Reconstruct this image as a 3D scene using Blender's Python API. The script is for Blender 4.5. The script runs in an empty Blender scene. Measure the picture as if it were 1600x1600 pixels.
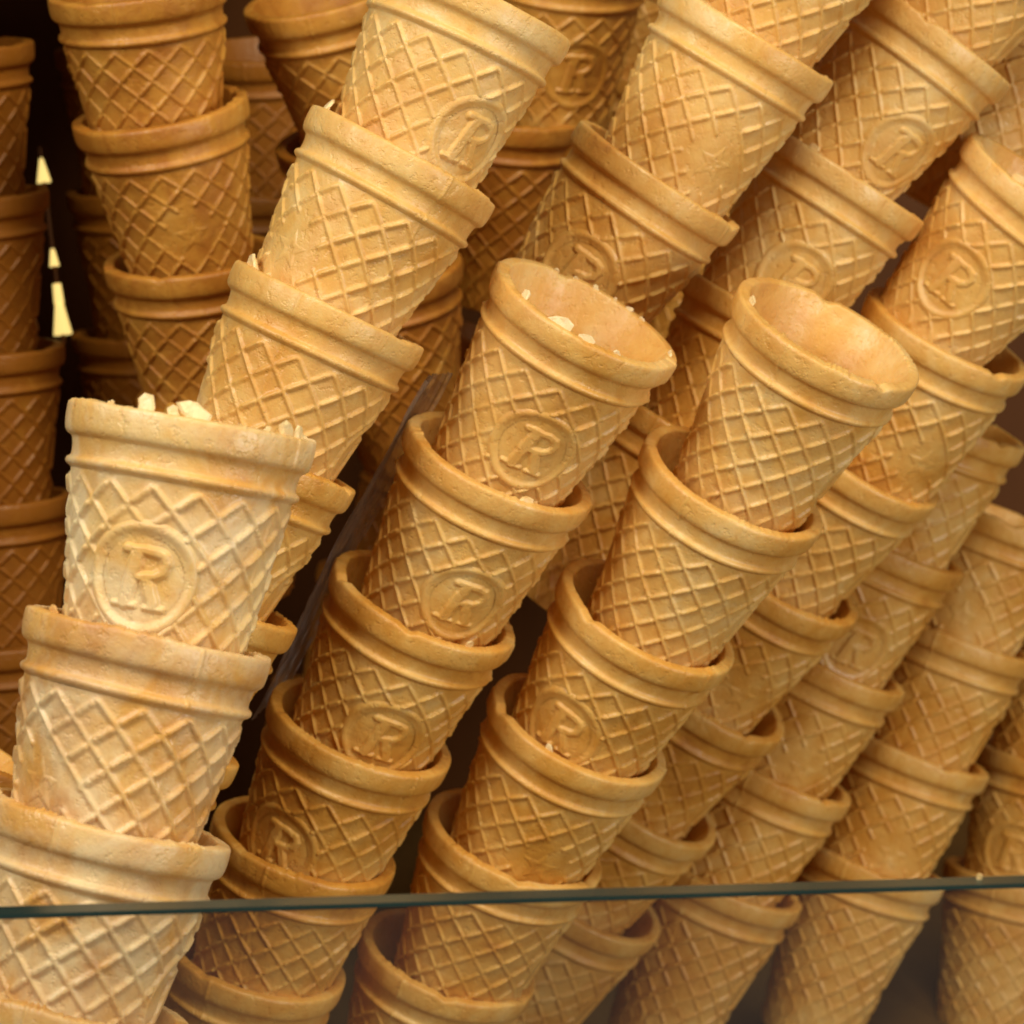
import bpy, bmesh, math, random
import numpy as np
from mathutils import Matrix, Vector, noise

random.seed(7)
sc = bpy.context.scene
COL = sc.collection
D = 0.055                                  # rim diameter of one wafer cone, metres

# ------------------------------------------------------------------ camera
PITCH, ROLL = math.radians(14), math.radians(1.75)
FLOOR_DROP = 8.15                          # display floor below the lens, in rim diameters
down_c = Vector((math.sin(ROLL) * math.cos(PITCH), math.cos(ROLL) * math.cos(PITCH), math.sin(PITCH)))
fwd_c = Vector((0, 0, 1))
wy = (fwd_c - down_c * fwd_c.dot(down_c)).normalized()
wx = wy.cross(-down_c).normalized()
ROT = Matrix((wx, wy, -down_c))            # surveyed frame (right, down, ahead) -> world (x, y, z up)
CAM = Vector((0, 0, FLOOR_DROP * D))


def W(p):
    return CAM + ROT @ (Vector(p) * D)


cd = bpy.data.cameras.new('camera')
cam = bpy.data.objects.new('camera', cd)
COL.objects.link(cam)
x_, y_, z_ = ROT @ Vector((1, 0, 0)), ROT @ Vector((0, -1, 0)), ROT @ Vector((0, 0, -1))
M = Matrix((x_, y_, z_)).transposed().to_4x4()
M.translation = CAM
cam.matrix_world = M
cd.sensor_width = 36
cd.lens = 36 * 4500 / 1600
cd.clip_start, cd.clip_end = 0.02, 50
cd.dof.use_dof = True
cd.dof.focus_distance = 12.7 * D
cd.dof.aperture_fstop = 26
sc.camera = cam

# ------------------------------------------------------------------ light and exposure
sc.view_settings.view_transform = 'Standard'
sc.view_settings.look = 'None'
sc.view_settings.gamma = 1
sc.view_settings.exposure = 0.27
world = bpy.data.worlds.new('World')
sc.world = world
world.use_nodes = True
bg = world.node_tree.nodes['Background']
bg.inputs['Color'].default_value = (1.0, 0.80, 0.58, 1)
bg.inputs['Strength'].default_value = 0.105


def area(name, pos, target, size, power, color, size_y=None):
    ld = bpy.data.lights.new(name, 'AREA')
    ld.energy, ld.size, ld.color = power, size, color
    if size_y:
        ld.shape, ld.size_y = 'RECTANGLE', size_y
    o = bpy.data.objects.new(name, ld)
    COL.objects.link(o)
    p, t = W(pos), W(target)
    o.location = p
    o.rotation_euler = (t - p).to_track_quat('-Z', 'Y').to_euler()
    return o


area('window_light', (-10, -9, 1), (0.2, 0, 14), 0.38, 5.2, (1.0, 0.95, 0.88))
area('ceiling_light', (4, -12, 2), (1.5, 0, 15), 0.30, 4.6, (1.0, 0.84, 0.60))
area('shop_light', (12, 2, 3), (2, 2, 17), 0.22, 2.8, (1.0, 0.96, 0.92))

sc.cycles.use_denoising = True
sc.cycles.max_bounces = 8
sc.cycles.diffuse_bounces = 5
sc.cycles.transparent_max_bounces = 24
sc.cycles.caustics_reflective = False
sc.cycles.caustics_refractive = False


# ------------------------------------------------------------------ materials
def mat(name):
    m = bpy.data.materials.new(name)
    m.use_nodes = True
    nt = m.node_tree
    return m, nt, nt.nodes, nt.links, nt.nodes['Principled BSDF']


def wafer_material():
    m, nt, N, L, P = mat('baked_wafer')
    tc = N.new('ShaderNodeTexCoord')
    oi = N.new('ShaderNodeObjectInfo')
    sep = N.new('ShaderNodeSeparateColor')
    L.new(oi.outputs['Color'], sep.inputs[0])
    off = N.new('ShaderNodeVectorMath'); off.operation = 'SCALE'
    comb = N.new('ShaderNodeCombineXYZ')
    for i, k in enumerate((3.1, 7.7, 5.3)):
        mu = N.new('ShaderNodeMath'); mu.operation = 'MULTIPLY'; mu.inputs[1].default_value = k
        L.new(sep.outputs['Blue'], mu.inputs[0]); L.new(mu.outputs[0], comb.inputs[i])
    add = N.new('ShaderNodeVectorMath'); add.operation = 'ADD'
    L.new(tc.outputs['Object'], add.inputs[0]); L.new(comb.outputs[0], add.inputs[1])

    def nz(scale, detail, rough=0.55, dist=0.0):
        n = N.new('ShaderNodeTexNoise')
        n.inputs['Scale'].default_value = scale; n.inputs['Detail'].default_value = detail
        n.inputs['Roughness'].default_value = rough; n.inputs['Distortion'].default_value = dist
        L.new(add.outputs[0], n.inputs['Vector'])
        return n
    big, mid, fine = nz(38, 4), nz(170, 4, 0.6, 0.4), nz(900, 3, 0.7)
    # toasting: broad patches broken up by smaller ones, shifted per cone, painted shade of deep stacks included
    s1 = N.new('ShaderNodeMath'); s1.operation = 'MULTIPLY_ADD'; s1.inputs[1].default_value = 0.6
    L.new(mid.outputs[0], s1.inputs[0]); L.new(big.outputs[0], s1.inputs[2])
    s2 = N.new('ShaderNodeMath'); s2.operation = 'ADD'
    L.new(s1.outputs[0], s2.inputs[0]); L.new(sep.outputs['Red'], s2.inputs[1])
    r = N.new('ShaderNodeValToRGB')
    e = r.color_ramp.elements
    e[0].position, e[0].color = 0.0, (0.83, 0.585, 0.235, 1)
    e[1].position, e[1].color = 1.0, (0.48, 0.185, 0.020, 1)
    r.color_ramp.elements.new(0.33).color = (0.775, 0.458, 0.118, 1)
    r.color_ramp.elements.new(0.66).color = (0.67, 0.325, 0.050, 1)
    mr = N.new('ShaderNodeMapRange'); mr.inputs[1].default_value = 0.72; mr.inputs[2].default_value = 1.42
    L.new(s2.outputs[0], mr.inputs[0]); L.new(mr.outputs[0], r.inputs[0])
    # brown specks from baking
    sp = N.new('ShaderNodeMapRange'); sp.inputs[1].default_value = 0.66; sp.inputs[2].default_value = 0.76
    L.new(nz(620, 2).outputs[0], sp.inputs[0])
    mx = N.new('ShaderNodeMix'); mx.data_type = 'RGBA'; mx.blend_type = 'MULTIPLY'
    mx.inputs[7].default_value = (0.80, 0.62, 0.42, 1)
    sf = N.new('ShaderNodeMath'); sf.operation = 'MULTIPLY'; sf.inputs[1].default_value = 0.55
    L.new(sp.outputs[0], sf.inputs[0]); L.new(sf.outputs[0], mx.inputs[0]); L.new(r.outputs[0], mx.inputs[6])
    # pale, floury batter on the cones with a high green value
    pale = N.new('ShaderNodeMix'); pale.data_type = 'RGBA'
    pale.inputs[7].default_value = (0.86, 0.70, 0.40, 1)
    pm = N.new('ShaderNodeMapRange'); pm.inputs[1].default_value = 0.38; pm.inputs[2].default_value = 0.62
    pm.inputs[3].default_value = 1.2; pm.inputs[4].default_value = 0.15
    L.new(nz(52, 5, 0.62, 0.5).outputs[0], pm.inputs[0])
    pf = N.new('ShaderNodeMath'); pf.operation = 'MULTIPLY'; pf.use_clamp = True
    L.new(sep.outputs['Green'], pf.inputs[0]); L.new(pm.outputs[0], pf.inputs[1])
    L.new(pf.outputs[0], pale.inputs[0]); L.new(mx.outputs[2], pale.inputs[6])
    L.new(pale.outputs[2], P.inputs['Base Color'])
    ro = N.new('ShaderNodeMapRange'); ro.inputs[1].default_value = 0.3; ro.inputs[2].default_value = 0.7; ro.inputs[3].default_value = 0.29; ro.inputs[4].default_value = 0.54
    L.new(mid.outputs[0], ro.inputs[0]); L.new(ro.outputs[0], P.inputs['Roughness'])
    P.inputs['Specular IOR Level'].default_value = 0.6
    P.inputs['Subsurface Weight'].default_value = 0.12
    P.inputs['Subsurface Radius'].default_value = (0.0035, 0.0016, 0.0005)
    P.inputs['Subsurface Scale'].default_value = 1.0
    pits = nz(430, 3, 0.6)
    pr = N.new('ShaderNodeMapRange'); pr.inputs[1].default_value = 0.56; pr.inputs[2].default_value = 0.70
    pr.inputs[3].default_value = 1.0; pr.inputs[4].default_value = 0.0
    L.new(pits.outputs[0], pr.inputs[0])
    b = N.new('ShaderNodeBump'); b.inputs['Strength'].default_value = 0.42; b.inputs['Distance'].default_value = 0.0004
    b2 = N.new('ShaderNodeBump'); b2.inputs['Strength'].default_value = 0.28; b2.inputs['Distance'].default_value = 0.0007
    b3 = N.new('ShaderNodeBump'); b3.inputs['Strength'].default_value = 0.42; b3.inputs['Distance'].default_value = 0.0004
    L.new(mid.outputs[0], b2.inputs['Height']); L.new(pr.outputs[0], b3.inputs['Height'])
    L.new(fine.outputs[0], b.inputs['Height']); L.new(b2.outputs[0], b3.inputs['Normal']); L.new(b3.outputs[0], b.inputs['Normal'])
    L.new(b.outputs[0], P.inputs['Normal'])
    return m


def plain(name, color, rough, scale=60, amount=0.35, spec=0.4):
    m, nt, N, L, P = mat(name)
    tc = N.new('ShaderNodeTexCoord'); n = N.new('ShaderNodeTexNoise')
    n.inputs['Scale'].default_value = scale; n.inputs['Detail'].default_value = 6
    mp = N.new('ShaderNodeMapping'); mp.inputs['Scale'].default_value = (1, 1, 0.12)
    L.new(tc.outputs['Object'], mp.inputs[0]); L.new(mp.outputs[0], n.inputs['Vector'])
    mx = N.new('ShaderNodeMix'); mx.data_type = 'RGBA'
    mx.inputs[6].default_value = (*color, 1)
    mx.inputs[7].default_value = (*[c * (1 - amount) for c in color], 1)
    L.new(n.outputs[0], mx.inputs[0]); L.new(mx.outputs[2], P.inputs['Base Color'])
    P.inputs['Roughness'].default_value = rough
    P.inputs['Specular IOR Level'].default_value = spec
    return m


def thin_glass(name, tint, ior=1.5, rough=0.02, dirt_haze=0.0, cap=1.0):
    m, nt, N, L, P = mat(name)
    N.remove(P)
    out = N['Material Output']
    tr = N.new('ShaderNodeBsdfTransparent'); tr.inputs[0].default_value = (*tint, 1)
    gl = N.new('ShaderNodeBsdfGlossy'); gl.inputs['Roughness'].default_value = rough
    lw = N.new('ShaderNodeLayerWeight'); lw.inputs[0].default_value = 0.5
    pw = N.new('ShaderNodeMath'); pw.operation = 'POWER'; pw.inputs[1].default_value = 5
    fr = N.new('ShaderNodeMath'); fr.operation = 'MULTIPLY_ADD'; f0 = ((ior - 1) / (ior + 1)) ** 2
    fr.inputs[1].default_value = cap - f0; fr.inputs[2].default_value = f0
    L.new(lw.outputs['Facing'], pw.inputs[0]); L.new(pw.outputs[0], fr.inputs[0])
    mx = N.new('ShaderNodeMixShader')
    L.new(fr.outputs[0], mx.inputs[0]); L.new(tr.outputs[0], mx.inputs[1]); L.new(gl.outputs[0], mx.inputs[2])
    last = mx
    if dirt_haze:
        df = N.new('ShaderNodeBsdfDiffuse'); df.inputs[0].default_value = (0.56, 0.55, 0.55, 1)  # grey diffuse colour for dirt and for painted haze and sheen
        tc = N.new('ShaderNodeTexCoord'); n = N.new('ShaderNodeTexNoise')
        n.inputs['Scale'].default_value = 14; n.inputs['Detail'].default_value = 8; n.inputs['Roughness'].default_value = 0.7
        L.new(tc.outputs['Object'], n.inputs['Vector'])
        mr = N.new('ShaderNodeMapRange'); mr.inputs[1].default_value = 0.35; mr.inputs[2].default_value = 0.8
        mr.inputs[3].default_value = dirt_haze * 0.35; mr.inputs[4].default_value = dirt_haze
        L.new(n.outputs[0], mr.inputs[0])
        m2 = N.new('ShaderNodeMixShader')
        L.new(mr.outputs[0], m2.inputs[0]); L.new(mx.outputs[0], m2.inputs[1]); L.new(df.outputs[0], m2.inputs[2])
        last = m2
    L.new(last.outputs[0], out.inputs[0])
    return m


def emitter(name, color, strength):
    m, nt, N, L, P = mat(name)
    P.inputs['Base Color'].default_value = (*color, 1)
    P.inputs['Emission Color'].default_value = (*color, 1)
    P.inputs['Emission Strength'].default_value = strength
    return m


WAFER = wafer_material()
WOOD = plain('dark_brown_laminate', (0.16, 0.058, 0.014), 0.6, spec=0.2)
BOARD = plain('dark_olive_board', (0.17, 0.09, 0.024), 0.6, spec=0.2)
PANE = thin_glass('clear_pane', (0.985, 0.992, 0.985), dirt_haze=0.02)  # slight dirt, plus grey haze painted in for reflections
EDGE = plain('green_glass_edge', (0.018, 0.044, 0.040), 0.18, spec=0.9)
EDGE.node_tree.nodes['Principled BSDF'].inputs['IOR'].default_value = 1.5
SHEEN_FILM = thin_glass('grey_sheen_film', (0.98, 0.98, 0.98), ior=1.5, rough=0.3, dirt_haze=0.75, cap=0.2)  # clear film; its grey reflected sheen is put in as diffuse colour
FILM = thin_glass('crinkled_film', (0.98, 0.98, 0.98), ior=1.6, rough=0.14, dirt_haze=0.025, cap=0.34)
GLOW = emitter('warm_glow', (1.0, 0.72, 0.23), 0.85)


# ------------------------------------------------------------------ object helpers
def link(name, me, parent=None, material=None):
    o = bpy.data.objects.new(name, me)
    COL.objects.link(o)
    if parent:
        o.parent = parent
    if material and me and not me.materials:
        me.materials.append(material)
    return o


def tag(o, label=None, cat=None, group=None, kind=None):
    if label: o['label'] = label
    if cat: o['category'] = cat
    if group: o['group'] = group
    if kind: o['kind'] = kind
    return o


def mesh_np(name, verts, faces, smooth=True):
    me = bpy.data.meshes.new(name)
    me.from_pydata([tuple(v) for v in verts] if not isinstance(verts, list) else verts, [], faces)
    if smooth:
        me.polygons.foreach_set('use_smooth', [True] * len(me.polygons))
    me.update()
    return me


def grid_faces(nr, nc, wrap=True, keep=None):
    f = []
    cols = nc if wrap else nc - 1
    for i in range(nr - 1):
        for j in range(cols):
            k = (j + 1) % nc
            a = (i * nc + j, i * nc + k, (i + 1) * nc + k, (i + 1) * nc + j)
            if keep is None or keep[i, j]:
                f.append(a)
    return f


def box(name, c, s, parent=None, material=None, bevel=0.0):
    bm = bmesh.new()
    bmesh.ops.create_cube(bm, size=1)
    for v in bm.verts:
        v.co = Vector((v.co.x * s[0], v.co.y * s[1], v.co.z * s[2]))
    if bevel:
        bmesh.ops.bevel(bm, geom=list(bm.edges), offset=bevel, segments=2, affect='EDGES')
    me = bpy.data.meshes.new(name); bm.to_mesh(me); bm.free()
    o = link(name, me, parent, material)
    o.location = c
    return o


# ------------------------------------------------------------------ the wafer cone (lengths in rim diameters, t down from the rim)
def body_r(t):
    return 0.442 - 0.15 * (t - 0.29)


RIM_PROFILE = [  # inner ledge -> lip -> band -> groove -> bead
(0.362, 0.245), (0.370, 0.21), (0.382, 0.17), (0.397, 0.12), (0.415, 0.07), (0.430, 0.03), (0.437, 0.011),
    (0.441, 0.003), (0.446, 0.0005), (0.454, 0.0), (0.464, 0.0), (0.482, 0.0005), (0.493, 0.003), (0.499, 0.009), (0.501, 0.022),
    (0.501, 0.045), (0.500, 0.07), (0.497, 0.095), (0.493, 0.112), (0.487, 0.122), (0.479, 0.129), (0.469, 0.134),
    (0.462, 0.141), (0.458, 0.155), (0.455, 0.172), (0.4535, 0.190), (0.4535, 0.205), (0.456, 0.213), (0.464, 0.2185),
    (0.4705, 0.225), (0.4725, 0.233), (0.4705, 0.242), (0.463, 0.250), (0.451, 0.256), (0.443, 0.266), (0.436, 0.285)]
LAT_N, LAT_H = 15, 0.172
SEAM = math.radians(72)
EMB_T = 0.645
STAR_T = 0.66


def vnoise(arr_xyz, scale, seed):
    s = Vector((seed * 13.1, seed * 7.3, seed * 3.7))
    return np.array([noise.noise(Vector(p) * scale + s) for p in arr_xyz])


def angdiff(a, b):
    return (a - b + math.pi) % (2 * math.pi) - math.pi


def sstep(x, a, b):
    u = np.clip((x - a) / (b - a), 0, 1)
    return u * u * (3 - 2 * u)


def cone_meshes(v):
    """one mould of the cone: meshes for the waffle wall, the rim, the medallion, the letter and the star"""
    rng = np.random.RandomState(40 + v)
    bold = v >= 8
    kh = 1.0 if bold else 0.94
    kw = 1.0 if bold else 0.80
    # --- waffle wall
    NT = 360
    th = np.linspace(0, 2 * math.pi, NT, endpoint=False)
    t = np.concatenate([np.linspace(0.262, 0.93, 88), np.linspace(0.945, 1.25, 14)])
    T, A = np.meshgrid(t, th, indexing='ij')
    u, w = A * LAT_N / (2 * math.pi) + rng.rand(), (T - 0.285) / LAT_H
    s1, s2 = u + w, u - w
    d1, d2 = np.abs(s1 - np.round(s1)), np.abs(s2 - np.round(s2))
    rib1 = 1 - sstep(d1, 0.05 * kw, 0.155 * kw)
    rib2 = 1 - sstep(d2, 0.035 * kw, 0.125 * kw)
    # each rib is pressed with its own depth
    k1 = np.round(s1).astype(int) % 97; k2 = np.round(s2).astype(int) % 97
    c1 = np.floor(s2).astype(int) % 97; c2 = np.floor(s1).astype(int) % 97
    amp = rng.uniform(0.62, 1.15, (97, 97))
    notch = 1 - 0.45 * (1 - sstep(d2, 0.10, 0.2))
    h = np.maximum(0.0185 * rib1 * amp[k1, c1] * notch, 0.0125 * rib2 * amp[c2, k2])
    # smooth fields for the medallion and the star
    x0 = angdiff(A, 0) * body_r(EMB_T); y0 = T - EMB_T
    rr = np.hypot(x0, y0)
    x1 = angdiff(A, math.pi) * body_r(STAR_T); y1 = T - STAR_T
    dia = np.abs(x1) * 0.92 + np.abs(y1) * 0.9
    m = sstep(rr, 0.205, 0.222) * sstep(dia, 0.175, 0.195)
    # a worn patch where the ribs did not fill
    px, py = rng.uniform(-2.2, 2.2), rng.uniform(0.5, 0.95)
    wr = np.hypot(angdiff(A, px) * 0.42, T - py)
    m *= 0.55 + 0.45 * sstep(wr, 0.06, 0.2)
    h = kh * h * m * sstep(T, 0.272, 0.292)
    h -= 0.006 * (1 - sstep(rr, 0.172, 0.182))
    P = np.stack([np.cos(A) * 0.4, np.sin(A) * 0.4, T], -1).reshape(-1, 3)
    # low and high frequency unevenness of the batter
    step = 4
    ii = np.arange(0, len(t), 3); jj = np.arange(0, NT, step)
    sub = P.reshape(len(t), NT, 3)[ii][:, jj].reshape(-1, 3)
    lo = vnoise(sub, 4.5, v + 1).reshape(len(ii), len(jj))
    hi = vnoise(sub, 17.0, v + 9).reshape(len(ii), len(jj))
    fld = 0.0035 * lo + (0.0034 if bold else 0.0022) * hi
    jx = np.arange(NT) / step
    full = np.stack([np.interp(jx, np.arange(len(jj) + 1), np.append(row, row[0])) for row in fld])
    full = np.stack([np.interp(np.arange(len(t)), ii, full[:, j]) for j in range(NT)], 1)
    # mould seam: a thin fin and a slight step between the two halves
    for k in (SEAM, SEAM + math.pi):
        q = np.abs(angdiff(A, k)) * 0.41
        full += 0.007 * (1 - sstep(q, 0.002, 0.009)) * (0.5 + 0.5 * np.sin(T * 31 + v))
    full += 0.003 * np.sign(angdiff(A, SEAM)) * 0.5
    R = body_r(T) + h + full
    V = np.stack([R * np.cos(A), R * np.sin(A), -T], -1).reshape(-1, 3)
    F = grid_faces(len(t), NT)
    # bottom and the inside of the tip
    nv = len(V); nI = 60
    tip = []
    for (r_, t_) in ((0.298, 1.254), (0.25, 1.26), (0.02, 1.26)):
        tip.append([(r_ * math.cos(a), r_ * math.sin(a), -t_) for a in th[::6]])
    inn = []
    for (r_, t_) in ((0.3655, 0.235), (0.350, 0.30), (0.303, 0.46), (0.24, 0.85), (0.21, 1.08), (0.02, 1.1)):
        inn.append([(r_ * math.cos(a), r_ * math.sin(a), -t_) for a in th[::6]])
    V = np.concatenate([V, np.array(tip).reshape(-1, 3), np.array(inn).reshape(-1, 3)])
    last = (len(t) - 1) * NT
    for j in range(nI):
        k = (j + 1) % nI
        ring = [last + (j * 6 + q) % NT for q in range(7)]
        F.append(tuple([nv + k, nv + j] + ring))
        for i in range(2):
            F.append((nv + i * nI + j, nv + i * nI + k, nv + (i + 1) * nI + k, nv + (i + 1) * nI + j))
        b = nv + 3 * nI
        for i in range(5):
            F.append((b + i * nI + k, b + i * nI + j, b + (i + 1) * nI + j, b + (i + 1) * nI + k))
    wall = mesh_np('waffle_wall', V * D, F)
    # --- rim
    NR = 480 if bold else 360
    a = np.linspace(0, 2 * math.pi, NR, endpoint=False)
    ring = np.stack([np.cos(a) * 0.5, np.sin(a) * 0.5, np.zeros(NR)], -1)
    n1, n2, n3 = vnoise(ring, 3.2, v + 3), vnoise(ring, 26, v + 5), vnoise(ring, 60, v + 6)
    gate = np.clip(vnoise(ring, 2.6, v + 8) * 2.2 + (0.45 if bold else 0.1), 0, 1)      # where the lip is torn
    n4 = vnoise(ring, 120, v + 14)
    rk = 1.7 if bold else 1.15
    n5 = vnoise(ring, 9, v + 17)
    rag = 0.004 * n1 + rk * (gate * (0.009 * np.abs(n2) + 0.012 * np.abs(n3) + 0.009 * np.abs(n4) + 0.006 * n5) + 0.0014 * n3 + 0.0014 * n4)
    chips = np.zeros(NR)
    for q in range(rng.randint(1, 3)):
        c_, w_ = rng.rand() * 6.28, rng.uniform(0.10, 0.22)
        chips += rng.uniform(0.006, 0.024) * (1 - sstep(np.abs(angdiff(a, c_)), 0, w_)) * (1 + 0.5 * n2)
    V = []
    for (r_, t_) in RIM_PROFILE:
        k = math.exp(-((t_ / 0.03) ** 2)) if r_ > 0.42 else math.exp(-((t_ / 0.05) ** 2)) * 0.7
        inner = 1.0 if r_ < 0.46 else 0.65
        if r_ < 0.38: rad = np.full(NR, r_)
        else:
            rad = r_ + 0.004 * n1 + 0.0015 * n2 * (1 if t_ < 0.13 else 0.4) + 0.0012 * np.sign(angdiff(a, SEAM)) * 0.5
            for sm in (SEAM, SEAM + math.pi):
                rad += (0.008 if r_ > 0.455 else 0) * (1 - sstep(np.abs(angdiff(a, sm)) * 0.45, 0.002, 0.009))
        tt = t_ - k * (rag * inner) + k * chips * (1.0 if r_ > 0.43 else 0.8)
        tt = tt + 0.003 * vnoise(ring, 1.7, v + 11)
        V.append(np.stack([rad * np.cos(a), rad * np.sin(a), -tt], -1))
    V = np.concatenate(V)
    rim = mesh_np('rim', V * D, grid_faces(len(RIM_PROFILE), NR))

    # --- pressed figures: height fields wrapped on the wall
    def relief(name, t0, ang0, half, n, hf, cut):
        g = np.linspace(-half, half, n)
        X, Y = np.meshgrid(g, g, indexing='xy')            # Y up
        H = hf(X, Y)
        keepv = H > cut
        keep = keepv[:-1, :-1] | keepv[1:, :-1] | keepv[:-1, 1:] | keepv[1:, 1:]
        keep = np.pad(keep, ((0, 1), (0, 1)))
        TT = t0 - Y
        AA = ang0 + X / body_r(t0)
        RR = body_r(TT) + H - 0.0005
        V = np.stack([RR * np.cos(AA), RR * np.sin(AA), -TT], -1).reshape(-1, 3)
        F = grid_faces(n, n, wrap=False, keep=keep)
        used = sorted({i for f in F for i in f}); mp = {q: i for i, q in enumerate(used)}
        return mesh_np(name, V[used] * D, [tuple(mp[i] for i in f) for f in F])

    def seg(X, Y, pts):
        d = np.full(X.shape, 9.0)
        for (ax, ay), (bx, by) in zip(pts[:-1], pts[1:]):
            vx, vy = bx - ax, by - ay
            q = np.clip(((X - ax) * vx + (Y - ay) * vy) / (vx * vx + vy * vy + 1e-9), 0, 1)
            d = np.minimum(d, np.hypot(X - ax - q * vx, Y - ay - q * vy))
        return d

    wob = rng.uniform(-0.006, 0.006, 4)

    def ring_h(X, Y):
        q = np.abs(np.hypot(X, Y) - 0.205)
        return (0.0165 if bold else 0.0125) * (1 - sstep(q, 0.002, 0.034)) - 0.004

    def letter_h(X, Y):
        k = 0.66
        X, Y = X / k, Y / k
        X = X - 0.10 * Y
        d = np.minimum.reduce([
            seg(X, Y, [(-0.075, -0.15), (-0.055, 0.15)]) - 0.046,                                  # stem
            seg(X, Y, [(-0.125, 0.165), (0.045, 0.165), (0.10, 0.148), (0.125, 0.105), (0.115, 0.055), (0.07, 0.020), (0.0, 0.008), (-0.06, 0.008)]) - 0.030,
            seg(X, Y, [(0.025, 0.005), (0.06, -0.06), (0.105, -0.145)]) - 0.038,                    # leg
            seg(X, Y, [(-0.15, -0.165), (-0.01, -0.165)]) - 0.021,                                  # serifs
            seg(X, Y, [(0.06, -0.165), (0.165, -0.165)]) - 0.021])
        d = d + 0.003 * np.sin(X * 61 + 9 * v) * np.sin(Y * 53 + 4 * v)
        return (0.0170 if bold else 0.0140) * (1 - sstep(d, -0.020, 0.014)) - 0.0085

    def star_h(X, Y):
        ang = np.arctan2(X, Y); rr_ = np.hypot(X, Y)
        s = math.pi / 5
        q = np.abs((ang + s) % (2 * s) - s)
        # distance-like measure to the edge of a five-pointed star
        Ro, Ri = 0.125, 0.056
        px_, py_ = rr_ * np.sin(q), rr_ * np.cos(q)
        ex, ey = Ri * math.sin(s), Ri * math.cos(s) - Ro
        L_ = math.hypot(ex, ey)
        dd = ((px_) * ey - (py_ - Ro) * ex) / -L_
        return 0.0095 * (1 - sstep(dd, -0.018, 0.012)) - 0.004 - 0.005 * (1 - sstep(dd, -0.05, -0.028))

    med = relief('medallion', EMB_T, 0.0, 0.24, 64, ring_h, -0.0035)
    let = relief('letter', EMB_T, 0.0, 0.16, 90, letter_h, -0.0075)
    star = relief('star', STAR_T, math.pi, 0.14, 56, star_h, -0.0035)
    for me in (wall, rim, med, let, star):
        me.materials.append(WAFER)
    return wall, rim, med, let, star


MOULDS = [cone_meshes(v) for v in range(11)]     # 0-7 fine lattice, 8-10 the bolder one of the pale cones


def flake_mesh(seed, s):
    """a broken chip of wafer: an uneven plate with a torn outline"""
    rng = random.Random(seed)
    n = 9
    out = []
    for k in range(n):
        a = 2 * math.pi * k / n
        q = s * (0.86 + 0.26 * math.sin(2 * a + seed) + rng.uniform(-0.10, 0.10))
        out.append((q * math.cos(a) * 1.15, q * math.sin(a)))
    bm = bmesh.new()
    th = s * 0.20
    lay = []
    for y, f in ((-th, 0.82), (-th * 0.4, 1.0), (th * 0.5, 0.97), (th, 0.78)):
        lay.append([bm.verts.new((x * f + rng.uniform(-.06, .06) * s, y + rng.uniform(-.08, .08) * s, z * f + rng.uniform(-.06, .06) * s)) for x, z in out])
    for a, b in zip(lay[:-1], lay[1:]):
        for k in range(n):
            bm.faces.new((a[k], a[(k + 1) % n], b[(k + 1) % n], b[k]))
    bm.faces.new(lay[0][::-1]); bm.faces.new(lay[-1])
    bmesh.ops.recalc_face_normals(bm, faces=list(bm.faces))
    me = bpy.data.meshes.new('flake'); bm.to_mesh(me); bm.free()
    me.materials.append(WAFER)
    return me


PROTO = []
for v, (wall, rim, med, let, star) in enumerate(MOULDS):
    PROTO.append((wall, rim, med, let, star))


def wafer_cone(c, a, mould, spin_px, label, group, toast_shade, pale, flakes=()):
    """c: rim centre, a: axis towards the tip (surveyed frame); spin_px: where across the cone the medallion faces, -1..1, or 's' + that for the star"""
    pos = W(c); axis = (ROT @ Vector(a)).normalized()
    view = (CAM - pos).normalized()
    zax = -axis
    face = (view - zax * view.dot(zax)).normalized()       # side of the cone nearest the lens
    right = face.cross(zax)
    right = -right if right.dot(ROT @ Vector((1, 0, 0))) < 0 else right
    is_star = isinstance(spin_px, str)
    off = math.asin(max(-0.98, min(0.98, float(spin_px[1:]) if is_star else spin_px))) if not (not is_star and abs(spin_px) > 1) else spin_px
    xax = face * math.cos(off) + right * math.sin(off)
    if is_star: xax = -xax
    yax = zax.cross(xax)
    root = bpy.data.objects.new('wafer_cone', None)
    root.empty_display_size = 0.01
    COL.objects.link(root)
    Mx = Matrix((xax, yax, zax)).transposed().to_4x4(); Mx.translation = pos
    root.matrix_world = Mx
    tag(root, label, 'wafer cone', group)
    wall, rim, med, let, star = PROTO[mould]
    col = (toast_shade, pale, random.random(), 1)
    parts = [link('waffle_wall', wall, root), link('rim', rim, root)]
    m_ = link('medallion', med, root); parts.append(m_)
    parts.append(link('letter', let, m_)); parts.append(link('star', star, root))
    for i, (ang, up, s) in enumerate(flakes):
        f = link('flake', flake_mesh(int(ang * 100) + i * 7 + mould, s * D), root)
        # the angle is measured from the side facing the lens, clockwise seen from above
        A_ = face * math.cos(ang) + right * math.sin(ang)
        loc = Vector((A_.dot(xax), A_.dot(yax), 0))
        f.location = Vector((loc.x * 0.452 * D, loc.y * 0.452 * D, up * D))
        f.rotation_euler = (random.uniform(-.5, .5), random.uniform(-.5, .5), math.atan2(loc.y, loc.x) + 1.57)
        parts.append(f)
    for p in parts: p.color = col
    for p in root.children:
        if p.name.startswith('flake') and toast_shade < 0.33: p.color = (0.0, 0.75, p.color[2], 1)
    return root


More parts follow.
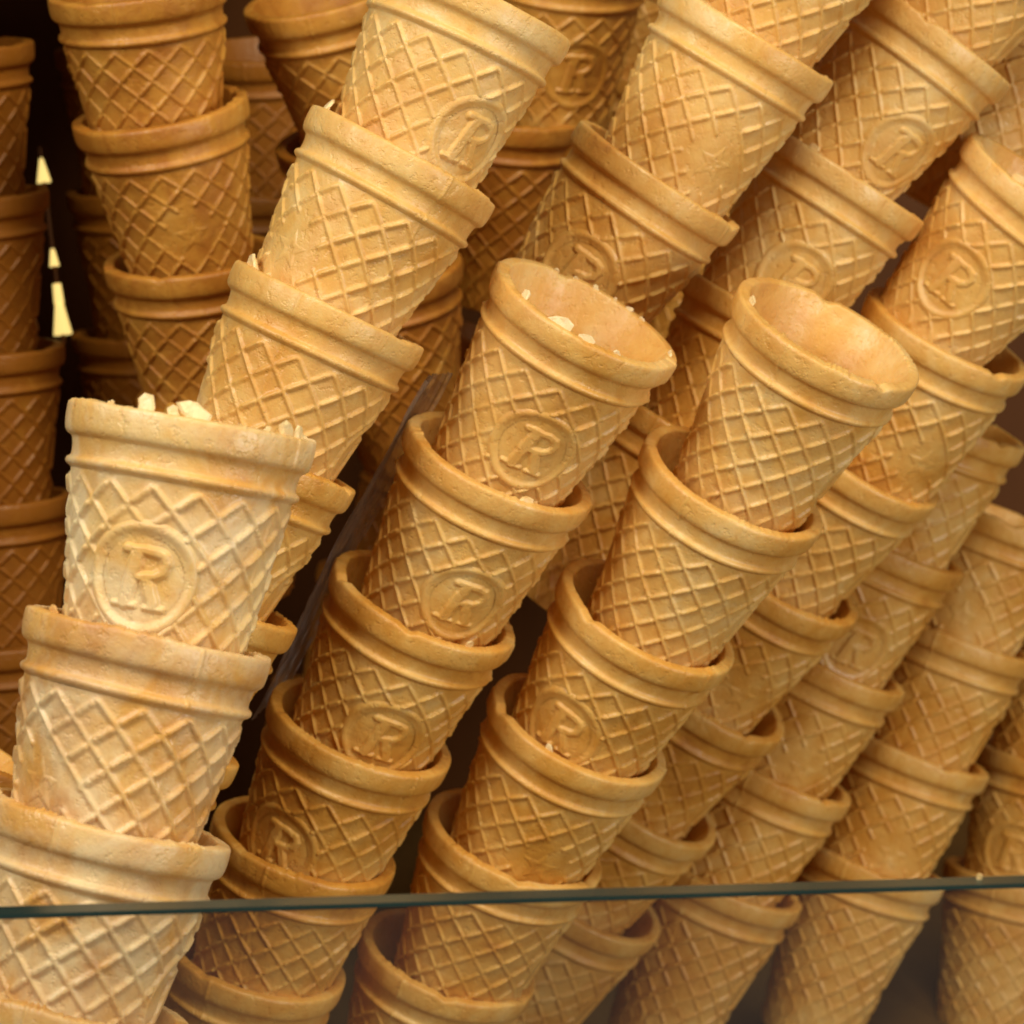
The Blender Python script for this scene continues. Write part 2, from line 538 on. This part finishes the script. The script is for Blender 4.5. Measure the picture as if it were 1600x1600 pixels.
# ------------------------------------------------------------------ the display case and an added shade board
ex = ROT @ Vector((1, 0, 0))
floor = box('shelf_floor', (0.02, 17 * D, -0.012), (0.9, 1.25, 0.024), material=BOARD)
tag(floor, kind='structure')
back = box('back_wall', (0.02, 22.6 * D, 0.32), (0.9, 0.02, 0.70), material=WOOD)
tag(back, kind='structure')
side = box('side_wall', (-4.35 * D, 18.0 * D, 0.32), (0.016, 9.0 * D, 0.70), material=WOOD)
tag(side, kind='structure')
shade_board = box('added_shade_board', (-2.95 * D, 19.3 * D, CAM.z - 0.05 * D), (2.8 * D, 5.8 * D, 0.012), material=WOOD)  # unseen board, added to keep light off the far left stacks
tag(shade_board, kind='structure')
STACKS = {  # rim centre, axis; (mould, facing, toasting raised to paint shade on deep stacks, paleness); label; flakes on the lip
    'F': ('pale cones stacked at the front left', [
        ((-1.282, -0.362, 11.556, -0.173, 0.985, -0.018), (8, -0.23, 0.22, 0.66), 'pale topmost cone of the front left stack with crumbs standing on its lip', [(-0.42, 0.02, 0.045), (0.0, 0.024, 0.058), (-0.17, 0.006, 0.03), (0.95, 0.012, 0.05), (1.2, 0.008, 0.045), (0.7, 0.008, 0.02), (-0.8, 0.006, 0.018), (1.35, 0.004, 0.03)]),
        ((-1.452, 0.481, 11.537, -0.224, 0.974, -0.039), (9, 's-.72', 0.46, 0.62), 'pale cone with browned ribs sitting directly under the topmost pale cone', [(-1.0, 0.004, 0.03)]),
        ((-1.609, 1.224, 11.520, -0.244, 0.969, -0.032), (10, 1.5, 0.4, 0.62), 'pale cone crossed by the glass edge in the front left stack', []),
        ((-1.770, 1.934, 11.504, -0.255, 0.967, -0.027), (8, 1.6, 0.4, 0.6), 'lowest pale cone in the bottom left corner with only its lip showing', []),
    ]),
    'C': ('tan cones stacked behind the pale front stack', [
        ((-0.169, -2.452, 13.762, -0.416, 0.908, 0.054), (0, 0.65, 0.136, 0.12), 'tan cone with a round medallion at the top edge, leaning right over its stack', []),
        ((-0.514, -1.709, 13.808, -0.483, 0.875, 0.036), (4, 's-.68', 0.155, 0.1), 'tan cone with a star, second from the top above the pale front stack', [(-1.25, 0.016, 0.045)]),
        ((-0.872, -0.998, 13.850, -0.427, 0.903, 0.044), (5, 1.6, 0.174, 0.1), 'tan latticed cone right behind the pale topmost cone, half of it in shade', [(-1.15, 0.014, 0.05)]),
        ((-1.201, -0.317, 13.888, -0.434, 0.900, 0.040), (3, 1.5, 0.279, 0.0), 'orange lit cone whose lip pokes out right of the pale topmost cone', []),
        ((-1.492, 0.365, 13.929, -0.422, 0.905, 0.040), (7, -1.6, 0.31, 0.0), 'orange lit cone whose lip pokes out right of the second pale cone', []),
        ((-1.783, 1.039, 13.970, -0.384, 0.923, 0.024), (7, 1.5, 0.341, 0.0), 'dim cone mostly hidden behind the second pale cone', []),
    ]),
    'M1': ('cones of the middle stack topped by an open cone with a white crumb', [
        ((0.373, -0.977, 14.083, -0.469, 0.818, 0.334), (1, 0.25, 0.186, 0.1), 'open topmost cone of the middle stack with a white crumb in its ragged mouth', [(-0.72, 0.01, 0.034), (-0.2, 0.004, 0.055), (0.12, 0.002, 0.036), (0.5, 0.0, 0.022), (2.55, 0.003, 0.016), (2.75, 0.004, 0.02), (2.95, 0.002, 0.014), (3.2, 0.004, 0.018), (3.45, 0.003, 0.015), (3.7, 0.002, 0.017), (1.7, 0.0, 0.03)]),
        ((-0.053, -0.256, 14.366, -0.415, 0.850, 0.325), (6, 0.36, 0.223, 0.05), 'cone with a round medallion directly under the open cone with the white crumb', [(0.45, 0.004, 0.034)]),
        ((-0.437, 0.446, 14.640, -0.410, 0.859, 0.306), (3, 0.27, 0.26, 0.0), 'third cone down from the open cone with the white crumb, medallion low on its wall', [(0.7, 0.002, 0.03)]),
        ((-0.776, 1.107, 14.898, -0.375, 0.880, 0.292), (5, -0.42, 0.31, 0.0), 'fourth cone down in the middle stack, shaded, right of the second pale cone', []),
        ((-1.082, 1.724, 15.140, -0.322, 0.907, 0.271), (6, 1.6, 0.341, 0.0), 'shaded cone cut by the glass edge right beside the pale stack', []),
        ((-1.366, 2.365, 15.385, -0.293, 0.923, 0.250), (0, 1.5, 0.31, 0.0), 'shaded cone behind the glass at the bottom, first right of the pale stack', []),
    ]),
    'M2': ('cones of the right hand stack topped by a clean mouthed open cone', [
        ((1.565, -0.885, 14.154, -0.427, 0.806, 0.410), (4, 1.6, 0.186, 0.1), 'open topmost cone with a clean hollow mouth, right of centre', [(-1.1, 0.012, 0.03), (-0.9, -0.03, 0.026)]),
        ((1.127, -0.157, 14.505, -0.427, 0.811, 0.400), (1, 1.55, 0.198, 0.05), 'cone with a cracked lip directly under the clean mouthed open cone', []),
        ((0.708, 0.531, 14.839, -0.445, 0.812, 0.378), (3, -0.26, 0.236, 0.0), 'third cone down below the clean mouthed open cone, medallion on its left', []),
        ((0.363, 1.131, 15.138, -0.414, 0.839, 0.352), (4, 's.38', 0.248, 0.0), 'fourth cone down below the clean mouthed open cone, chipped lip', [(-0.2, 0.0, 0.03)]),
        ((0.021, 1.748, 15.435, -0.355, 0.876, 0.326), (3, 1.6, 0.26, 0.0), 'cone just above the glass edge in the stack topped by the clean open cone', []),
        ((-0.340, 2.428, 15.749, -0.325, 0.898, 0.295), (3, 1.5, 0.26, 0.0), 'cone behind the glass at the bottom centre with its whole lip in view', []),
    ]),
    'M3': ('cones stacked behind the stack with the clean mouthed open cone', [
        ((2.900, -1.762, 15.673, -0.571, 0.754, 0.324), (1, -0.23, 0.186, 0.08), 'cone with a medallion at the right edge, above the clean open cone', [(-0.3, 0.01, 0.04)]),
        ((2.435, -1.001, 16.014, -0.429, 0.834, 0.346), (0, 's.58', 0.211, 0.02), 'star marked cone whose lip curves right beside the clean open cone', []),
        ((1.997, -0.326, 16.331, -0.495, 0.793, 0.354), (5, 1.6, 0.279, 0.0), 'cone whose lip ends just right of the cracked lip cone', []),
        ((1.571, 0.347, 16.642, -0.495, 0.793, 0.356), (7, 's.5', 0.31, 0.0), 'second cone down behind the right side of the cracked lip cone', []),
        ((1.187, 1.033, 16.944, -0.509, 0.789, 0.344), (4, 1.55, 0.31, 0.0), 'cone showing only its right half beside the chipped lip cone', []),
        ((0.806, 1.681, 17.234, -0.514, 0.796, 0.320), (0, 1.6, 0.31, 0.0), 'cone showing only its right half just above the middle of the glass edge', []),
        ((0.472, 2.308, 17.509, -0.472, 0.831, 0.294), (7, 1.5, 0.31, 0.0), 'cone just under the glass edge right of the bottom centre cone', []),
    ]),
    'M4': ('cones in the third stack from the right edge', [
        ((2.644, -0.588, 17.386, -0.381, 0.904, 0.194), (4, 1.6, 0.26, 0.0), 'cone at the right whose lip shows just below the star marked cone', []),
        ((2.301, 0.155, 17.558, -0.417, 0.889, 0.189), (5, 0.3, 0.279, 0.0), 'second cone down in the third stack from the right edge', []),
        ((1.969, 0.882, 17.726, -0.431, 0.884, 0.182), (3, 's.4', 0.298, 0.0), 'third cone down in the third stack from the right edge', []),
        ((1.658, 1.577, 17.886, -0.414, 0.895, 0.167), (4, 1.6, 0.279, 0.0), 'fourth cone down, third stack from the right, resting above the glass edge', []),
        ((1.359, 2.268, 18.044, -0.384, 0.909, 0.163), (2, 1.5, 0.26, 0.0), 'bottom cone of the third stack from the right, seen through the glass', []),
    ]),
    'M5': ('cones in the second stack from the right edge', [
        ((3.154, 0.022, 18.338, -0.344, 0.929, 0.136), (1, 's-.1', 0.248, 0.0), 'highest visible cone of the second stack from the right edge', []),
        ((2.884, 0.766, 18.442, -0.349, 0.929, 0.123), (0, 1.6, 0.248, 0.0), 'cone with a straight lip midway up the right edge, second stack in', []),
        ((2.603, 1.505, 18.548, -0.355, 0.927, 0.117), (1, 's.3', 0.248, 0.0), 'cone whose lip lies just above the glass edge, second stack from the right', []),
        ((2.335, 2.234, 18.652, -0.336, 0.936, 0.107), (3, 1.6, 0.236, 0.0), 'wide latticed cone behind the glass, second from the right corner', []),
    ]),
    'M6': ('cones in the stack on the right edge', [
        ((3.810, 0.850, 19.442, -0.244, 0.966, 0.081), (0, 1.6, 0.236, 0.0), 'sliver of a cone at the right edge beside the straight lipped cone', []),
        ((3.628, 1.661, 19.498, -0.225, 0.972, 0.064), (1, -0.2, 0.236, 0.0), 'cone at the right edge just above the glass', []),
        ((3.435, 2.468, 19.555, -0.204, 0.978, 0.052), (3, 1.6, 0.223, 0.0), 'latticed cone in the bottom right corner behind the glass', []),
    ]),
    'U2': ('cones in the upper centre stack leaning right', [
        ((1.649, -3.156, 14.701, -0.512, 0.843, 0.163), (6, 1.6, 0.161, 0.08), 'cone at the top edge nested in the large star marked cone', []),
        ((1.229, -2.465, 14.835, -0.512, 0.843, 0.163), (2, 's.47', 0.161, 0.08), 'large star marked cone at the top centre of the pile', []),
        ((0.773, -1.763, 14.989, -0.559, 0.809, 0.182), (7, -0.16, 0.186, 0.06), 'cone with a medallion right behind the open cone with the white crumb', []),
    ]),
    'U3': ('cones in the upper right stack leaning right', [
        ((2.772, -3.245, 15.443, -0.590, 0.794, 0.143), (0, 1.6, 0.174, 0.08), 'cone at the top edge nested in the top right medallion cone', []),
        ((2.288, -2.593, 15.560, -0.590, 0.794, 0.143), (4, 0.6, 0.174, 0.08), 'medallion cone at the top right, lip reaching the right edge', []),
        ((1.827, -1.850, 15.729, -0.538, 0.832, 0.132), (1, 0.22, 0.186, 0.06), 'cone right behind the clean open cone with half a medallion showing', [(-0.5, 0.01, 0.03)]),
        ((1.420, -1.101, 15.884, -0.471, 0.874, 0.120), (0, 1.6, 0.248, 0.0), 'shaded cone glimpsed between the two open cones', []),
        ((0.961, -0.481, 16.029, -0.517, 0.846, 0.129), (5, 1.6, 0.31, 0.0), 'shaded cone low in the gap between the two open cones', []),
    ]),
    'B1': ('cones deep behind the upper centre stack', [
        ((1.181, -3.643, 19.191, -0.360, 0.888, 0.286), (7, 1.6, 0.31, 0.0), 'deep cone at the top edge between the tan medallion cone and the star marked cone', []),
        ((0.909, -2.939, 19.407, -0.346, 0.897, 0.275), (4, 1.5, 0.31, 0.0), 'shaded cone deep to the left of the large star marked cone', []),
        ((0.626, -2.229, 19.627, -0.349, 0.899, 0.263), (4, 1.6, 0.341, 0.0), 'shaded cone deep in the gap above the open cone with the white crumb', []),
    ]),
    'B2': ('cones deep behind the upper right stack', [
        ((2.080, -3.232, 19.119, -0.338, 0.912, 0.232), (1, 1.6, 0.31, 0.0), 'deep cone at the top between the star marked cone and the right medallion cone', []),
        ((1.800, -2.490, 19.296, -0.340, 0.915, 0.219), (6, 1.5, 0.31, 0.0), 'shaded cone deep in the gap right of the large star marked cone', []),
        ((1.506, -1.738, 19.476, -0.351, 0.912, 0.212), (6, 1.6, 0.341, 0.0), 'shaded cone deep in the gap left of the half medallion cone', []),
        ((1.219, -0.982, 19.655, -0.371, 0.909, 0.188), (3, 1.5, 0.372, 0.0), 'dark cone deepest in the gap between the two open cones', []),
    ]),
    'U4': (None, [
        ((3.083, -2.805, 16.416, -0.485, 0.864, 0.136), (6, 1.55, 0.186, 0.05), 'cone cut off by the top right corner of the picture', []),
    ]),
    'L1': ('dim cones stacked at the upper left', [
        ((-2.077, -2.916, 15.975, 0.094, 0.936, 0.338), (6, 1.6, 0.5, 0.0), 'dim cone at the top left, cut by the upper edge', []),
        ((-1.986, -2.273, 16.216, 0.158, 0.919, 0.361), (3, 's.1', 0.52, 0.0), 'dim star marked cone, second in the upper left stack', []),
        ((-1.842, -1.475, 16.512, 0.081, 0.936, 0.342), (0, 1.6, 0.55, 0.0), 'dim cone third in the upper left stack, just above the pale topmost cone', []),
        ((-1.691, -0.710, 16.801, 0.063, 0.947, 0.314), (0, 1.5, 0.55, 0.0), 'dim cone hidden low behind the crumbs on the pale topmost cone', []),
    ]),
    'L2': ('cones stacked between the dim upper left stack and the tan stack', [
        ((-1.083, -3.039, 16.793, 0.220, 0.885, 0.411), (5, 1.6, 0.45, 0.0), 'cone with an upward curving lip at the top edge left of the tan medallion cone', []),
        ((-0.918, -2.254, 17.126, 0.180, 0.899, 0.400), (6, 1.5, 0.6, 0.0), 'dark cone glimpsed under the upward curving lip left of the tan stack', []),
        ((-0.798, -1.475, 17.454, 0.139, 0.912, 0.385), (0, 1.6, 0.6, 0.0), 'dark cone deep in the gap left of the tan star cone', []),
    ]),
    'B3': ('shaded cones far back between the dim upper left stack and the tan stack', [
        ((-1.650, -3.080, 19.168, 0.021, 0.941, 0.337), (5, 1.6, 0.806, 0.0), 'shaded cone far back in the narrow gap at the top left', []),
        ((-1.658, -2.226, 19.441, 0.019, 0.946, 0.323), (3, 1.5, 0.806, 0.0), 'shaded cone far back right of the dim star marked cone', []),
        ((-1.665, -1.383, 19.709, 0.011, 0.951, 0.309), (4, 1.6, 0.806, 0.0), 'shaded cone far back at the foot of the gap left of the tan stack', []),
    ]),
    'L3': ('cones deep in the gap between the tan stack and the upper centre stack', [
        ((0.360, -3.400, 17.600, -0.100, 0.920, 0.380), (0, 0.3, 0.4, 0.0), 'cone with a medallion deep in the gap at the top centre', []),
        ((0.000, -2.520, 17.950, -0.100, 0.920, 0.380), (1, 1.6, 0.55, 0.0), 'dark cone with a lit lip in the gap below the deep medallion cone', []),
    ]),
    'G': (None, [
        ((-2.663, 1.064, 13.751, -0.499, 0.865, -0.041), (3, 1.6, 0.279, 0.0), 'tan cone peeping out left of the second pale cone at the left edge', []),
    ]),
    'D1': ('dark cones in the deep stack along the left edge', [  # high toasting here darkens the colour in place of deep shade
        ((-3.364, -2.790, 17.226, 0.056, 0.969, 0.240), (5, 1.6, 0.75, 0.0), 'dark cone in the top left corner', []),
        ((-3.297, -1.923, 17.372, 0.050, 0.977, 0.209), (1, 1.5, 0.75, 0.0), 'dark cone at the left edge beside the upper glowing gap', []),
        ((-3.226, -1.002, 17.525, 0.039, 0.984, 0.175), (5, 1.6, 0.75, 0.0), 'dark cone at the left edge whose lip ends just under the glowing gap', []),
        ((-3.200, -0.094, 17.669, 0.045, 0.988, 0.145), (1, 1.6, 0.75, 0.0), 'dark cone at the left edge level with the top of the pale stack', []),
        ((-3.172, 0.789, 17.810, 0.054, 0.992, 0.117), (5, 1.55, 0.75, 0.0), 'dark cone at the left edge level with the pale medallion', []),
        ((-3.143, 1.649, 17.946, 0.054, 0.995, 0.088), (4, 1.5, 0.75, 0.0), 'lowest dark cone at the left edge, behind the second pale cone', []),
    ]),
    'D2': ('dark cones in the deepest stack behind the left stacks', [
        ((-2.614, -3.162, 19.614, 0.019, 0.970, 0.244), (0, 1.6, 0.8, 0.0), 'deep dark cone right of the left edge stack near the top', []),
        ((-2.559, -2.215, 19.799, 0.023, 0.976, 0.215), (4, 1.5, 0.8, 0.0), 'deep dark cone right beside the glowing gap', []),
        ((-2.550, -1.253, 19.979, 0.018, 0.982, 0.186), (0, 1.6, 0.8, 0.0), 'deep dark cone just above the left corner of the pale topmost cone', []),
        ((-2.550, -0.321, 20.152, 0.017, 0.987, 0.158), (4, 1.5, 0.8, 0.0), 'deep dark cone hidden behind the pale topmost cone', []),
    ]),
    'D3': ('dark cones in the gap between the tan and the middle stack', [
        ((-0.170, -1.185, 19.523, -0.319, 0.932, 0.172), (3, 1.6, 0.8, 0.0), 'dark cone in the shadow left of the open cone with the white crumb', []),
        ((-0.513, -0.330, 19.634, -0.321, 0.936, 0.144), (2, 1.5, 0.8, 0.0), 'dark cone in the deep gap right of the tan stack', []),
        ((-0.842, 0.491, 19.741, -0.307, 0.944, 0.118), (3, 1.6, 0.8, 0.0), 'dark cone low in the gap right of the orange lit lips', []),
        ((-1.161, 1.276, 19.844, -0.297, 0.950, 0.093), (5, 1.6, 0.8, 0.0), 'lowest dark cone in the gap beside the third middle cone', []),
    ]),
}

for k, (grp, cones) in STACKS.items():
    for i, (v6, (mould, spin, toast_shade, pale), label, flakes) in enumerate(cones):
        wafer_cone(v6[:3], v6[3:], mould, spin, label, grp, toast_shade, pale, flakes)


# ------------------------------------------------------------------ glass front
def glass_panel():
    top = W((0, (1408 - 800) / 4500 * 10.3, 10.3))
    root = bpy.data.objects.new('glass_panel', None); COL.objects.link(root)
    root.location = (0.0, top.y, 0.0)
    tag(root, 'clear glass panel with a dark green polished edge across the front of the cones', 'glass panel')
    th, wd, h = 0.0046, 0.62, top.z
    box('pane', (0, th / 2, h / 2 - 0.0003), (wd, th, h - 0.0006), root, PANE)
    e = box('edge', (0, th / 2, h - 0.0001), (wd, th + 0.0004, 0.0010), root, EDGE, bevel=0.00035)
    return root


gp = glass_panel()
top = W((0, (1408 - 800) / 4500 * 10.3, 10.3))
cr = link('crumb', flake_mesh(5, 0.013 * D), None)
cr.location = ((1516 - 800) / 4500 * 10.3 * D, top.y + 0.003, top.z + 0.0008)
cr.color = (0.0, 0.6, 0.4, 1)
tag(cr, 'tiny pale wafer crumb lying on the glass edge at the right', 'crumb')


# ------------------------------------------------------------------ lamp seen between the dark stacks at the left
def light_strip():
    a, b = W(((62 - 800) / 4500 * 18.9, (230 - 800) / 4500 * 18.9, 18.9)), W(((100 - 800) / 4500 * 18.9, (535 - 800) / 4500 * 18.9, 18.9))
    root = bpy.data.objects.new('light_strip', None); COL.objects.link(root)
    mid = (a + b) / 2
    root.matrix_world = Matrix.Translation(mid) @ (b - a).to_track_quat('X', 'Y').to_matrix().to_4x4()
    tag(root, 'glowing yellow light strip seen through the gap between the dark left stacks', 'light strip')
    n = (b - a).length
    box('rod', (0, 0, 0), (n, 0.0012, 0.0012), root, WOOD)
    for x0, x1, w0, w1 in ((-0.46, -0.32, 0.0008, 0.0052), (0.02, 0.11, 0.0014, 0.0036), (0.20, 0.30, 0.0030, 0.0036), (0.30, 0.46, 0.0030, 0.0068)):
        bm = bmesh.new()
        bmesh.ops.create_cone(bm, cap_ends=True, segments=20, radius1=w1 / 2, radius2=w0 / 2, depth=(x1 - x0) * n)
        bmesh.ops.rotate(bm, verts=bm.verts, matrix=Matrix.Rotation(-math.pi / 2, 3, 'Y'))
        me = bpy.data.meshes.new('lit_tube'); bm.to_mesh(me); bm.free()
        q = link('lit_tube', me, root, GLOW); q.location = ((x0 + x1) / 2 * n, 0, 0)
    return root


light_strip()


# ------------------------------------------------------------------ clear film round some of the stacks
def film_sleeve(key, i0, i1, phi0, phi1, seed, label, material=None):
    cones = [Vector(c[0][:3]) for c in STACKS[key][1]]
    nz_, na = 90, 36
    V = []
    for i in range(nz_):
        q = i0 + (i1 - i0) * i / (nz_ - 1)
        k = max(0, min(len(cones) - 2, int(math.floor(q))))
        p = cones[k].lerp(cones[k + 1], q - k)
        ax = (cones[min(k + 1, len(cones) - 1)] - cones[k]).normalized()
        f = (-p - ax * (-p).dot(ax)).normalized()          # toward the lens
        e = f.cross(ax); e = -e if e.x < 0 else e
        for j in range(na):
            a = math.radians(phi0 + (phi1 - phi0) * j / (na - 1))
            n_ = noise.noise(Vector((j * 0.16, i * 0.035, seed * 5.0))) + 0.6 * noise.noise(Vector((j * 0.4 + i * 0.06, i * 0.09, seed * 9.0)))
            fold = abs(noise.noise(Vector((j * 0.22 + i * 0.03, i * 0.012, seed * 3.3))))
            rad = 0.516 + 0.010 * n_ + 0.020 * (1 - min(1, fold * 6))
            V.append(W(p + (f * math.cos(a) + e * math.sin(a)) * rad))
    c0 = sum(V, Vector()) / len(V)
    me = mesh_np('clear_film', [tuple(v_ - c0) for v_ in V], grid_faces(nz_, na, wrap=False))
    o = link('clear_film', me, None, material or FILM)
    o.location = c0
    tag(o, label, 'plastic film')
    return o


film_sleeve('M1', 0.8, 3.3, -124, -84, 1, 'clear film with a painted grey sheen along the left flank of the middle stack', SHEEN_FILM)
